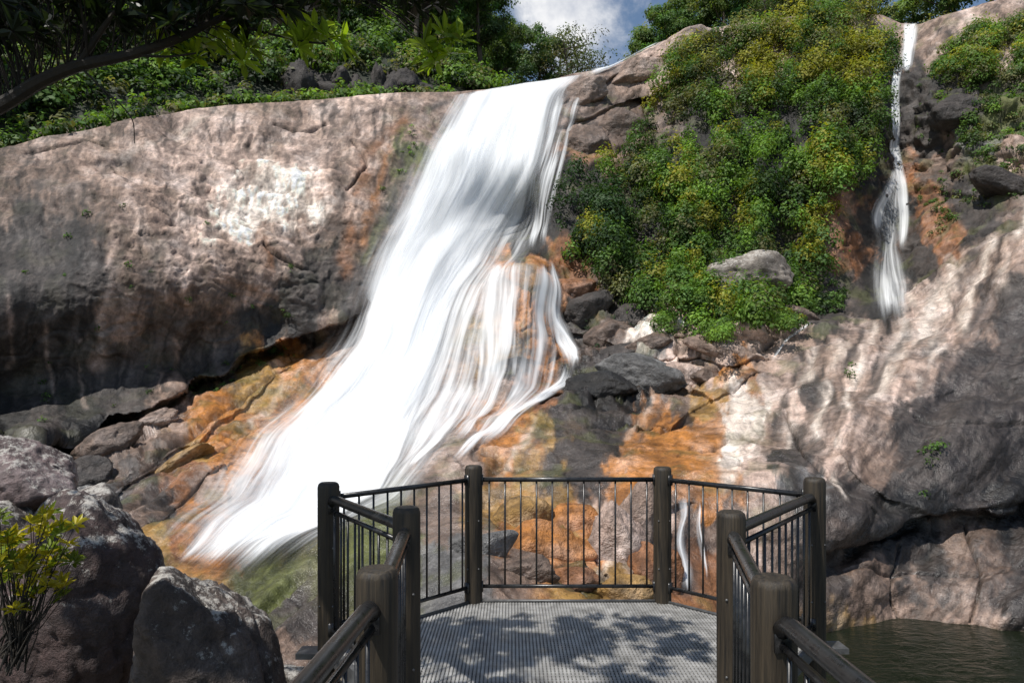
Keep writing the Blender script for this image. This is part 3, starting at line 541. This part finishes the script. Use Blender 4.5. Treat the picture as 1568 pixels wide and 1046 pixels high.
# ---------------------------------------------------------------- foliage
def leaf_arrays(c,dr,nm,L,W,hexa=False):
    dr=dr/(np.linalg.norm(dr,axis=1)[:,None]+1e-9); s=np.cross(nm,dr); s/=np.linalg.norm(s,axis=1)[:,None]+1e-9; n=np.cross(dr,s)
    L=np.asarray(L)[:,None];W=np.asarray(W)[:,None]
    if hexa:
        k=[c,c+dr*L*.3-s*W*.42+n*W*.12,c+dr*L*.68-s*W*.45-n*L*.03+n*W*.1,c+dr*L-n*L*.14,c+dr*L*.68+s*W*.45-n*L*.03+n*W*.1,c+dr*L*.3+s*W*.42+n*W*.12]
        v=np.stack(k,1); m=len(c); b=np.arange(m)[:,None]*6
        f=np.concatenate([b+np.array([[0,1,2,3]]),b+np.array([[0,3,4,5]])],0)
    else:
        v=np.stack([c,c+dr*L*.5-s*W*.5+n*W*.15,c+dr*L,c+dr*L*.5+s*W*.5+n*W*.15],1); m=len(c); f=np.arange(m)[:,None]*4+np.arange(4)[None]
    return v.reshape(-1,3),f,v.shape[1]
GAIN=1.55
def clumps(C,R,n_per,leafL,tints,seed,stretch=(1,1,1)):
    """C centres, R radii, tints per clump -> leaves"""
    r=np.random.default_rng(seed); m=len(C)
    cnt=np.maximum(12,(n_per*(R/R.mean())**2).astype(int)); ii=np.repeat(np.arange(m),cnt); k=len(ii)
    d=r.normal(size=(k,3)); d/=np.linalg.norm(d,axis=1)[:,None]; d[:,2]=np.where(d[:,2]<-.3,-d[:,2]*.7,d[:,2])
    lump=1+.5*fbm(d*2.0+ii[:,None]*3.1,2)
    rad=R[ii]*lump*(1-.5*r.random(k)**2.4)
    c=C[ii]+d*rad[:,None]*np.array(stretch)
    nm=d*1.3+r.normal(size=(k,3))*.36+np.array([0,0,.35]); nm/=np.linalg.norm(nm,axis=1)[:,None]
    dr=np.cross(nm,r.normal(size=(k,3)))+np.array([0,0,-.25])
    L=leafL*r.uniform(.6,1.4,k); W=L*r.uniform(.4,.65,k)
    v,f,kk=leaf_arrays(c,dr,nm,L,W)
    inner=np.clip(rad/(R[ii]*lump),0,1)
    t=GAIN*tints[ii]*(r.uniform(.85,1.15,k)*(.3+.7*inner**2)*(.85+.3*np.clip(d[:,2],-1,1)))[:,None]  # leaf colour carries painted shade inside the clump and top light above
    t[:,0]*=r.uniform(.88,1.15,k)
    return v,f,np.repeat(np.clip(t,.004,.55),kk,0)
def veg_obj(name,parts,mats=None):
    vs=[];fs=[];cs=[];o=0
    for v,f,c in parts: vs.append(v);fs.append(f+o);cs.append(c);o+=len(v)
    me=fast_mesh(name,np.concatenate(vs),np.concatenate(fs)); col_attr(me,np.concatenate(cs)); return mk_obj(name,me,mats or [M_leaf],smooth=False)
GR=np.array((.055,.105,.022)); YG=np.array((.19,.195,.025)); DG=np.array((.020,.042,.013)); BG=np.array((.092,.165,.025)); OG=np.array((.11,.118,.048))
def inpoly(px,py,poly):
    ins=np.zeros(len(px),bool); j=len(poly)-1
    for i in range(len(poly)):
        xi,yi=poly[i];xj,yj=poly[j]
        c=((yi>py)!=(yj>py))&(px<(xj-xi)*(py-yi)/(yj-yi+1e-9)+xi); ins^=c; j=i
    return ins
def cover(name,poly,n,rr,lift,tintf,leafL,n_per,seed,gap=.0,stretch=(1,1,1)):
    r=np.random.default_rng(seed); poly=np.array(poly,float); lo=poly.min(0);hi=poly.max(0)
    px=r.uniform(lo[0],hi[0],n*6);py=r.uniform(lo[1],hi[1],n*6); ok=inpoly(px,py,poly); px=px[ok];py=py[ok]
    g=fbm(np.c_[px/38,py/80,px*0+seed],3); ok=g>gap-.35; px=px[ok][:n];py=py[ok][:n]; g=g[ok][:n]
    R=r.uniform(rr[0],rr[1],len(px))*(1+.3*g)
    C=surf(px,py,r.uniform(lift[0],lift[1],len(px))+1.0*np.clip(g,-.4,1)*lift[1])
    tint=np.array([tintf(a,b,r) for a,b in zip(px,py)])
    return clumps(C,R,n_per,leafL,tint,seed,stretch)
def mix(r,*cw):
    ws=np.array([w for _,w in cw],float); k=r.choice(len(ws),p=ws/ws.sum()); return cw[k][0]*r.uniform(.65,1.35)
def tmain(a,b,r):
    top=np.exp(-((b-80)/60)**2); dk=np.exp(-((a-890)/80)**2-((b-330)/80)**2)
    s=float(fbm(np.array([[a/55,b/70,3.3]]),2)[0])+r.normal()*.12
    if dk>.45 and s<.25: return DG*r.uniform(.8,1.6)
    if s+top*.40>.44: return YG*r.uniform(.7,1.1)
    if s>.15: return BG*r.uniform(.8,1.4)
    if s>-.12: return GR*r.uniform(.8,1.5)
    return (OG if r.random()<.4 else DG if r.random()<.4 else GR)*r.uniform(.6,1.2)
mainp=[(985,175),(1010,130),(1050,85),(1080,55),(1180,32),(1250,18),(1330,14),(1375,50),(1368,110),(1358,200),(1335,290),(1290,300),(1258,340),(1268,430),(1225,480),(1160,500),(1060,500),(1040,470),(1010,470),(960,455),(930,430),(870,390),(850,330),(852,270),(900,255),(960,235)]
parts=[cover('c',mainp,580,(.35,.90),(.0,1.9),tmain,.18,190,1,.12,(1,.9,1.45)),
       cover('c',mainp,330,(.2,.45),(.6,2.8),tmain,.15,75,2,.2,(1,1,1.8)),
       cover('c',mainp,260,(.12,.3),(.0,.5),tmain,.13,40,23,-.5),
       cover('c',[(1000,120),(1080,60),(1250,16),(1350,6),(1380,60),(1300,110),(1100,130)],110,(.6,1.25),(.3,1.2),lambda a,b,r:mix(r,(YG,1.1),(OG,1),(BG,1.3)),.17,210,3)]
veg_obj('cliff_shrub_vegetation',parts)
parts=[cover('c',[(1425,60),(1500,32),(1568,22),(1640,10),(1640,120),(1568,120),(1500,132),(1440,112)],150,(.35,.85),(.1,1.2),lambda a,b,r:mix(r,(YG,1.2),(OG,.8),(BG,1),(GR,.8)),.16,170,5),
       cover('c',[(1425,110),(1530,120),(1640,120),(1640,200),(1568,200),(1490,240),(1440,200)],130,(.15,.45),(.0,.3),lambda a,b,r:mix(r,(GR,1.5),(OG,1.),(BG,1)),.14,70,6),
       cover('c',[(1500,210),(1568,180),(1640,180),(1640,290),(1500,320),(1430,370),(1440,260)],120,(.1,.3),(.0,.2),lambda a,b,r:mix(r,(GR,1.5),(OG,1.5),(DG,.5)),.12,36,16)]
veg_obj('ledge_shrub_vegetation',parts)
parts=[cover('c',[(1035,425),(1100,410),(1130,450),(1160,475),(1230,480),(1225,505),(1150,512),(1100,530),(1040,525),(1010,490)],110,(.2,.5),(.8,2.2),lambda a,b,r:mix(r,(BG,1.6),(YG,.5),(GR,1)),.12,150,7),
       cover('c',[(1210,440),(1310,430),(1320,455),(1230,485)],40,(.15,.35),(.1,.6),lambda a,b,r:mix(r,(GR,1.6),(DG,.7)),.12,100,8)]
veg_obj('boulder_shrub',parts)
def sprinkle(poly,n,seed,tint=GR): return cover('c',poly,n,(.06,.2),(.0,.15),lambda a,b,r:tint*r.uniform(.5,1.5),.09,28,seed)
veg_obj('rock_crevice_plants',[sprinkle([(30,330),(240,300),(560,460),(300,590),(60,680)],30,9),sprinkle([(200,640),(330,570),(450,520),(460,535),(300,620)],26,10),
   sprinkle([(880,480),(1000,470),(1010,520),(900,540)],20,11,DG),sprinkle([(1400,90),(1440,130),(1450,330),(1410,340)],34,12),sprinkle([(1290,540),(1320,560),(1300,580)],4,13),sprinkle([(1390,670),(1450,690),(1440,800),(1400,760)],6,14),sprinkle([(640,180),(660,200),(600,300),(585,290)],14,17,BG)])

# ---- plants and trees standing on the plateau
def plat(px,ds):
    ci=np.interp(px,cols,np.arange(nc)); k=(ds/75)**(1/1.6)*nk-1; k=np.clip(k,0,nk-1.01); k0=int(k); c0=int(ci)
    return pl[k0,c0]*(1-(k-k0))+pl[k0+1,c0]*(k-k0)
r=np.random.default_rng(21); C=[];R=[];Tn=[]
for i in range(2600):
    px=r.uniform(-200,790); ds=.5+r.uniform(0,1)**1.2*50
    if px>690: ds=r.uniform(4,40)
    c=plat(px,ds); s=r.uniform(.5,1.3)*(1 if ds>4 else .5)
    C.append(c+np.array([0,0,s*.35]));R.append(s)
    Tn.append(mix(r,(GR,1.3),(BG,1.6 if ds<12 else .9),(DG,.7),(OG,.7)))
for i in range(60):
    px=r.uniform(400,680); c=plat(px,r.uniform(1.2,2.5)); s=r.uniform(.25,.6); C.append(c+np.array([0,0,s*.4]));R.append(s);Tn.append(mix(r,(GR,1),(OG,1),(BG,1)))
for i in range(220):
    px=r.uniform(960,1700); ds=r.uniform(1.5,25); s=r.uniform(.4,1.1); C.append(plat(px,ds)+np.array([0,0,s*.3]));R.append(s);Tn.append(mix(r,(GR,1.2),(OG,.8),(DG,.8)))
C=np.array(C);R=np.array(R);Tn=np.array(Tn)
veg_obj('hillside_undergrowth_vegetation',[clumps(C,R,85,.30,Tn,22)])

def make_tree(seed,h=9,cr=2.6,nl=9,dens=1.0,tint=GR,leafL=.24,base=.35):
    r=np.random.default_rng(seed); mb=MB(); lean=r.normal(size=2)*.35
    tp=[np.array([lean[0]*t*t+.15*math.sin(t*5+seed),lean[1]*t*t+.15*math.cos(t*4),h*t*.92]) for t in np.linspace(0,1,9)]
    mb.tube(tp,[.24*(1-t*.82)*(h/9) for t in np.linspace(0,1,9)],8); C=[];R=[]
    for i in range(nl):
        t=base+(1-base)*((i+.5)/nl)*.95; k=t*8; k0=min(int(k),7); s=tp[k0]*(1-(k-k0))+tp[k0+1]*(k-k0)
        an=i*2.4+r.uniform(-.4,.4); le=cr*(1.05-.65*abs(t-.62)*1.5)*r.uniform(.65,1.15)
        dv=np.array([math.cos(an),math.sin(an),r.uniform(.25,.9)]); pts=[s]
        for j in range(1,5): pts.append(s+dv*le*j/4+np.array([0,0,-.05*j*j*.3])+r.normal(size=3)*.08)
        mb.tube(pts,[.085*(h/9)*(1-.75*j/4) for j in range(5)],6)
        for j in range(2,5):
            for _ in range(2): C.append(pts[j]+r.normal(size=3)*.45); R.append(r.uniform(.45,1.0))
    for _ in range(3): C.append(tp[-1]+r.normal(size=3)*.6); R.append(r.uniform(.5,.9))
    C=np.array(C);R=np.array(R); Tn=np.array([tint*r.uniform(.6,1.4)*np.array([r.uniform(.8,1.4),1,1]) for _ in C])
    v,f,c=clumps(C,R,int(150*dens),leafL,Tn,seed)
    nb=len(mb.v); me=bpy.data.meshes.new('tree'); 
    me.from_pydata(mb.v+[tuple(q) for q in v.tolist()],[],mb.f+[tuple(q) for q in (f+nb).tolist()])
    me.materials.append(M_bark); me.materials.append(M_leaf)
    mi=np.r_[np.zeros(len(mb.f),int),np.ones(len(f),int)]; me.polygons.foreach_set('material_index',mi.astype(np.int32))
    col_attr(me,np.r_[np.tile((.1,.08,.06),(nb,1)),c]); me.update(); return me
TM=[make_tree(1,9,2.8,11,1.1,np.array((.068,.13,.032))),make_tree(2,11,2.6,12,1.0,np.array((.058,.105,.034))),make_tree(3,8,2.9,10,1.1,np.array((.11,.17,.04))),make_tree(5,7,1.7,9,.28,np.array((.07,.09,.035)),.16,.3)]
def put_tree(k,c,s,rz):
    o=bpy.data.objects.new('rainforest_tree',TM[k]); scene.collection.objects.link(o); o.location=tuple(c); o.scale=(s,s,s*1.05); o.rotation_euler=(0,0,rz)
r=np.random.default_rng(33)
TL=[(-150,6,0,1),(-60,12,1,1.1),(20,9,0,.9),(70,18,1,1.1),(130,8,2,.7),(190,16,0,1.1),(240,26,1,1.2),(250,7,0,.65),(320,14,2,1),(360,24,0,1.2),(400,11,1,.8),(450,17,0,1.),(500,28,1,1.2),(520,12,2,.8),(570,14,0,.95),(610,22,1,1.1),(640,10,1,.8),(690,12,0,.9),(700,24,2,1.2),(735,14,1,.95),(765,20,0,.9),(775,30,1,1.05),(740,34,0,1.3),(60,34,0,1.3),(160,40,1,1.3),(300,42,2,1.4),(420,40,0,1.4),(560,42,1,1.4),(650,44,0,1.4),(0,28,2,1.2),(-120,28,1,1.2),
   (985,14,2,.85),(1020,9,0,.8),(1060,11,2,.95),(1110,9,0,.95),(1150,14,1,1.1),(1200,10,2,1.0),(1240,14,0,1.1),(1320,9,3,.9),(1300,16,2,1.0),(1450,10,0,.8),(1520,9,2,.9),(1600,10,0,1.),(868,7,3,1.0),(905,10,3,.9),(848,11,3,1.2),(1175,5,3,.7),(1390,12,2,.8),(885,12,3,1.25),(825,11,1,.8)]
for i in range(30): TL.append((r.uniform(-150,760),r.uniform(10,50),int(r.integers(0,3)),r.uniform(.9,1.4)))
for px,ds,k,s in TL: put_tree(k,plat(px,ds)-np.array([0,0,.3]),s,r.uniform(0,6))
print('veg',time.time()-T0)

# ---------------------------------------------------------------- sun direction
el=math.radians(59); az=math.atan2(-.70,-.68)
SUN=np.array([math.cos(el)*math.sin(az),math.cos(el)*math.cos(az),math.sin(el)])

# ---------------------------------------------------------------- overhanging tree
def rosette(c,ax,n,L,W,tint,r,droop=.2):
    ax=ax/np.linalg.norm(ax); a=np.cross(ax,[.3,.5,.8]); a/=np.linalg.norm(a); b=np.cross(ax,a)
    an=r.uniform(0,6.28)+np.arange(n)*2.4; op=r.uniform(.55,1.45,n)
    dr=(np.cos(an)[:,None]*a+np.sin(an)[:,None]*b)*np.sin(op)[:,None]+ax*np.cos(op)[:,None]; dr[:,2]-=droop
    nm=ax+dr*-.5+r.normal(size=(n,3))*.25
    v,f,k=leaf_arrays(c+dr*.01,dr,nm,L*r.uniform(.7,1.15,n),W*r.uniform(.8,1.15,n),True)
    t=np.tile(tint,(n,1))*r.uniform(.7,1.3,n)[:,None]; return v,f,np.repeat(t,k,0)
r=np.random.default_rng(5); mb=MB(); LP=[]
def limb(pts,r0,r1):
    pts=[np.array(p) for p in pts]; t=np.linspace(0,1,len(pts)); tn=np.linspace(0,1,len(pts)*4); A=np.array(pts)
    Q=np.array([np.interp(tn,t,A[:,k]) for k in range(3)]).T
    for _ in range(2): Q[1:-1]=(Q[1:-1]*2+Q[:-2]+Q[2:])/4
    mb.tube(list(Q),list(np.linspace(r0,r1,len(Q))),8); return Q
trunk=limb([(-5.2,3.0,-3.5),(-5.0,3.0,-1),(-4.7,3.1,1.5),(-4.1,3.3,3.0),(-3.3,3.4,5.2)],.26,.13)
main=limb([(-4.5,3.15,2.1),P(-120,215,3.5),P(0,165,3.5),P(60,125,3.45),P(120,100,3.4),P(200,85,3.4),P(270,62,3.4),P(335,28,3.45),P(420,6,3.5),P(540,-12,3.6),P(690,-20,3.8)],.044,.006)
limb([P(120,100,3.4),P(160,40,3.35),P(200,-10,3.3),P(230,-80,3.3)],.016,.007)
limb([P(335,28,3.45),P(400,50,3.5),P(470,65,3.5),P(500,68,3.5)],.008,.004)
limb([P(200,85,3.4),P(260,88,3.4),P(300,82,3.4)],.007,.004)
limb([P(540,-12,3.6),P(610,25,3.6),P(650,55,3.6),P(685,85,3.6)],.007,.003)
limb([P(120,100,3.4),P(155,135,3.4),P(185,160,3.4),P(205,185,3.4),P(206,220,3.4)],.005,.002)
limb([P(155,135,3.4),P(175,165,3.4),P(170,190,3.4)],.003,.0015)
DK_SHADE=np.array((.010,.018,.007)); LT_BACKLIT=np.array((.26,.38,.03))  # shade and backlight put into the leaf colours: dark sprays, sunlit sprays
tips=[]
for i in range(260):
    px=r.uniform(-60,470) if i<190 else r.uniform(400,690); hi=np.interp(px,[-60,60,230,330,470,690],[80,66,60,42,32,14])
    py=r.uniform(-70,hi-8); tips.append((px,py,3.5+r.uniform(-.35,.35),DK_SHADE*r.uniform(.7,1.8)))
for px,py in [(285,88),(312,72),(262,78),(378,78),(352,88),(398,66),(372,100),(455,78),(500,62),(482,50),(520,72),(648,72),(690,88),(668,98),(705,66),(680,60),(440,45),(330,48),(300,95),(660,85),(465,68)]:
    tips.append((px,py-4,3.5,LT_BACKLIT*r.uniform(.7,1.1)))
MA=np.array([(q[0],q[1],q[2]) for q in main])
for px,py,d,t in tips:
    c=P(px,py,d); j=np.argmin(((MA-c)**2).sum(1)); a=MA[max(j-2,0)]
    mb.tube([a,(a+c)/2+np.array([0,0,.03]),c],[.004,.003,.002],5)
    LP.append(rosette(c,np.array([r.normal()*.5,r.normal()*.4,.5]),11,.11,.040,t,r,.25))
can=[]
for cx_,cy_ in [(.05,4.75),(.35,4.85),(.75,4.75),(.55,4.55),(-.25,4.5),(-.1,4.35),(.2,4.3),(.95,4.55),(.7,4.3),(-.45,4.3),(.1,4.05),(.45,4.0),(-.3,3.9)]:
    can.append(np.array([cx_,cy_,0])+SUN*6.2)
for i in range(70):
    c=np.array([r.uniform(-4.5,-1.0),r.uniform(3.5,7.5),0])
    if np.hypot(c[0]+3.0,c[1]-4.7)<.8 or np.hypot(c[0]+2.2,c[1]-5.4)<.4: continue
    can.append(c+SUN*r.uniform(5.8,7.2))
hub=np.array([-3.3,3.4,5.2])
for c in can:
    mb.tube([hub,(hub+c)/2+np.array([0,0,.3]),c],[.03,.015,.004],5)
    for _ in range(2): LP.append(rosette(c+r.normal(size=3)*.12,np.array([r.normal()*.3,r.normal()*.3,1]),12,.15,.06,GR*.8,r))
def plant(name,mb,LP):
    nb=len(mb.v); V=[];Fc=[];Cc=[];o=nb
    for v,f,c in LP: V.append(v);Fc.append(f+o);Cc.append(c);o+=len(v)
    me=bpy.data.meshes.new(name); FF=np.concatenate(Fc)
    me.from_pydata(mb.v+[tuple(q) for q in np.concatenate(V).tolist()],[],mb.f+[tuple(q) for q in FF.tolist()])
    me.materials.append(M_darkbark); me.materials.append(M_leafn)
    me.polygons.foreach_set('material_index',np.r_[np.zeros(len(mb.f),int),np.ones(len(FF),int)].astype(np.int32))
    col_attr(me,np.r_[np.tile((.05,.04,.03),(nb,1)),np.concatenate(Cc)])
    ob=bpy.data.objects.new(name,me); scene.collection.objects.link(ob)
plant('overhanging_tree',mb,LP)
mb=MB(); LP=[]; root=P(20,1010,4.6)
for i in range(90):
    px=r.uniform(-30,125); py=r.uniform(785,950)
    if (px-40)**2/90**2+(py-850)**2/85**2>1: continue
    c=P(px,py,4.6+r.uniform(-.25,.25)); mb.tube([root+r.normal(size=3)*.05,(root+c)/2+r.normal(size=3)*.04,c],[.007,.004,.002],5)
    LP.append(rosette(c,np.array([r.normal()*.4,r.normal()*.4-.3,.8]),12,.08,.03,mix(r,(np.array((.38,.33,.02)),1.6),(np.array((.15,.20,.02)),1)),r,.1))
plant('foreground_shrub',mb,LP)

# ---------------------------------------------------------------- viewing platform
plat_e=bpy.data.objects.new('viewing_platform',None); scene.collection.objects.link(plat_e)
rail_e=bpy.data.objects.new('platform_railing',None); scene.collection.objects.link(rail_e)
PT=[(-.60,.95),(-.507,2.57),(-.60,3.88),(-1.345,5.0),(-.34,6.03),(1.33,6.03),(2.26,5.1),(1.215,3.78),(.92,2.4),(.93,.8)]
poly=[(-.60,-2.5)]+PT+[(.93,-2.5)]
def scan(poly,c,axis):
    xs=[]
    for i in range(len(poly)):
        a=poly[i];b_=poly[(i+1)%len(poly)]
        if (a[axis]>c)!=(b_[axis]>c): t=(c-a[axis])/(b_[axis]-a[axis]); xs.append(a[1-axis]+t*(b_[1-axis]-a[1-axis]))
    xs.sort(); return list(zip(xs[::2],xs[1::2]))
mb=MB()
for c in np.arange(-1.34,2.25,.026):
    for a,b_ in scan(poly,c+.0007,0): mb.box((c,(a+b_)/2,-.012),(.0080,(b_-a)/2,.012))
for c in np.arange(-2.45,6.02,.042):
    for a,b_ in scan(poly,c+.0007,1): mb.box(((a+b_)/2,c,-.018),((b_-a)/2,.008,.012))
mk_obj('deck_grating',mb.mesh('deck'),[M_deck],plat_e,False)
mb=MB()
def beam(a,b_,z,hw,hh):
    a=np.array([*a,z]);b_=np.array([*b_,z]); t=b_-a; L=np.linalg.norm(t); t/=L; s=np.cross([0,0,1],t); mb.box((a+b_)/2,(L/2,hw,hh),[t,s,np.array([0,0,1.])])
for i in range(len(poly)-1): beam(poly[i],poly[i+1],-.052,.02,.055)
for c in np.arange(-2,6,.55):
    for a,b_ in scan(poly,c,1): beam((a+.02,c),(b_-.02,c),-.10,.03,.065)
for cx_,cy_ in [(-.2,5.7),(1.2,5.7),(-1.0,5.0),(1.9,5.1),(-.45,3.6),(1.05,3.6),(-.45,1),(.8,1)]: mb.box((cx_,cy_,-2.2),(.06,.06,2.0))
for (cx_,cy_),s in (((-1.345,5.0),-1),((2.26,5.1),1)): mb.box((cx_+s*.10,cy_-.02,-.05),(.11,.08,.02))
mk_obj('steel_subframe',mb.mesh('frame'),[M_gsteel],plat_e,False)
mb=MB()
for a,b_ in zip(PT[3:6],PT[4:7]): mb.tube([(a[0],a[1]-.02,.012),(b_[0],b_[1]-.02,.012)],.012,8)
mk_obj('deck_edge_trim',mb.mesh('lip'),[M_gsteel],plat_e)
def post(i,x0,y0):
    mb=MB(); n=28; rr=.078
    rs=np.random.default_rng(i); ph=rs.uniform(0,6,4); vs=[];fs=[]; ht=rs.uniform(-.012,.012)
    zs=np.r_[np.linspace(-.75,1.165+ht,12),1.187+ht,1.197+ht]; rs_=np.r_[np.full(12,rr),rr-.006,rr-.018]
    for z,rad in zip(zs,rs_):
        for k in range(n):
            a=2*math.pi*k/n; q=rad*(1+.018*math.sin(3*a+ph[0]+z)+.012*math.sin(5*a+ph[1]))
            vs.append((x0+q*math.cos(a),y0+q*math.sin(a),z))
    for j in range(len(zs)-1):
        for k in range(n): fs.append((j*n+k,j*n+(k+1)%n,(j+1)*n+(k+1)%n,(j+1)*n+k))
    fs.append(tuple((len(zs)-1)*n+k for k in range(n))); mb.add(vs,fs)
    o=mk_obj('timber_post_%d'%(i+1),mb.mesh('post'),[M_post],rail_e); 
    for p_ in o.data.polygons:
        if len(p_.vertices)>4: p_.use_smooth=False
for i,(a,b_) in enumerate(PT): post(i,a,b_)
mb=MB()
allseg=[((-.60,-2.0),PT[0])]+[(PT[i],PT[i+1]) for i in range(9)]+[(PT[9],(.93,-2.0))]
for si,(a,b_) in enumerate(allseg):
    a=np.array(a,float);b2=np.array(b_,float); t=b2-a; L=np.linalg.norm(t); t/=L; back=si in (4,5,6)
    a1=a+t*.072; b1=b2-t*.072; zt=1.075; rt=.021 if back else .032
    if back: mb.tube([(*a1,zt),(*b1,zt)],rt,12)
    else:
        mb.tube([(*a1,zt-.03),(*(a1+t*.05),zt+.0),(*(a1+t*.09),zt+.004),(*(b1-t*.09),zt+.004),(*(b1-t*.05),zt),(*b1,zt-.03)],rt,16)
        mb.tube([(*a1,zt-.085),(*b1,zt-.085)],.016,8)
    mb.tube([(*a1,.135),(*b1,.135)],.017,10)
    nb_=max(3,int(round(L/.135))); 
    for k in range(1,nb_):
        c=a+t*L*k/nb_; mb.tube([(*c,.135),(*c,zt-(.02 if back else .08))],.0085,8)
    for e,s in ((a1,1),(b1,-1)):
        for zz in (.135,zt-(0 if back else .06)): mb.box((*(e+t*s*.006),zz),(.008,.028,.045),[np.array([*t,0]),np.array([-t[1],t[0],0]),np.array([0,0,1.])])
mk_obj('steel_rails_and_balusters',mb.mesh('rails'),[M_rail],rail_e)
mb=MB()
for a,b_ in PT:
    for z in (.3,.72): 
        for an in (-2.2,-.9): mb.tube([(a+.07*math.cos(an),b_+.07*math.sin(an),z),(a+.084*math.cos(an),b_+.084*math.sin(an),z)],.007,8)
mk_obj('post_bolts',mb.mesh('bolts'),[M_gsteel],rail_e)

# ---------------------------------------------------------------- world, sun, camera
w=bpy.data.worlds.new('World'); scene.world=w; w.use_nodes=True; nt=w.node_tree
for n in list(nt.nodes): nt.nodes.remove(n)
out=nt.nodes.new('ShaderNodeOutputWorld'); bg=nt.nodes.new('ShaderNodeBackground')
sk=nt.nodes.new('ShaderNodeTexSky'); sk.sky_type='NISHITA'; sk.sun_disc=False; sk.sun_elevation=el; sk.sun_rotation=az; sk.air_density=1.2; sk.dust_density=.4; sk.ozone_density=2.0
tcn=nt.nodes.new('ShaderNodeTexCoord'); gv=tcn.outputs['Generated']
nz=noise(nt,gv,5.5,7,.62,.3)
cd=np.array([(862-CX)/F,1,(HY-10)/F]); cd/=np.linalg.norm(cd)
vm=N(nt,'ShaderNodeVectorMath',operation='DISTANCE'); nt.links.new(gv,vm.inputs[0]); vm.inputs[1].default_value=tuple(cd)
bl=mrange(nt,vm.outputs['Value'],0.0,.12,.26,-.03)
cm=N(nt,'ShaderNodeMapRange'); cm.interpolation_type='SMOOTHSTEP'; nt.links.new(math_(nt,'ADD',nz,bl),cm.inputs[0]); cm.inputs[1].default_value=.48;cm.inputs[2].default_value=.70
cs=noise(nt,gv,14,5,.6); cc=mixc(nt,mrange(nt,cs,.38,.6,0,1),(5.9,6.2,6.9),(9.2,9.2,9.3))
nt.links.new(mixc(nt,cm.outputs[0],sk.outputs[0],cc),bg.inputs[0]); bg.inputs[1].default_value=.105
nt.links.new(bg.outputs[0],out.inputs[0])
L=bpy.data.lights.new('sun','SUN'); L.energy=5.0; L.angle=math.radians(.5); L.color=(1,.96,.90)
lo=bpy.data.objects.new('sun',L); scene.collection.objects.link(lo); lo.rotation_euler=Vector(SUN).to_track_quat('Z','Y').to_euler(); lo.location=(0,0,60)
cam=bpy.data.cameras.new('camera'); co=bpy.data.objects.new('camera',cam); scene.collection.objects.link(co)
co.location=(0,0,CZ); co.rotation_euler=(math.radians(90),0,0); cam.lens=24; cam.sensor_width=36; cam.shift_y=75/1568; cam.clip_start=.05; cam.clip_end=2000
scene.camera=co
scene.view_settings.view_transform='Standard'; scene.view_settings.look='None'; scene.view_settings.exposure=0
print('done',time.time()-T0)
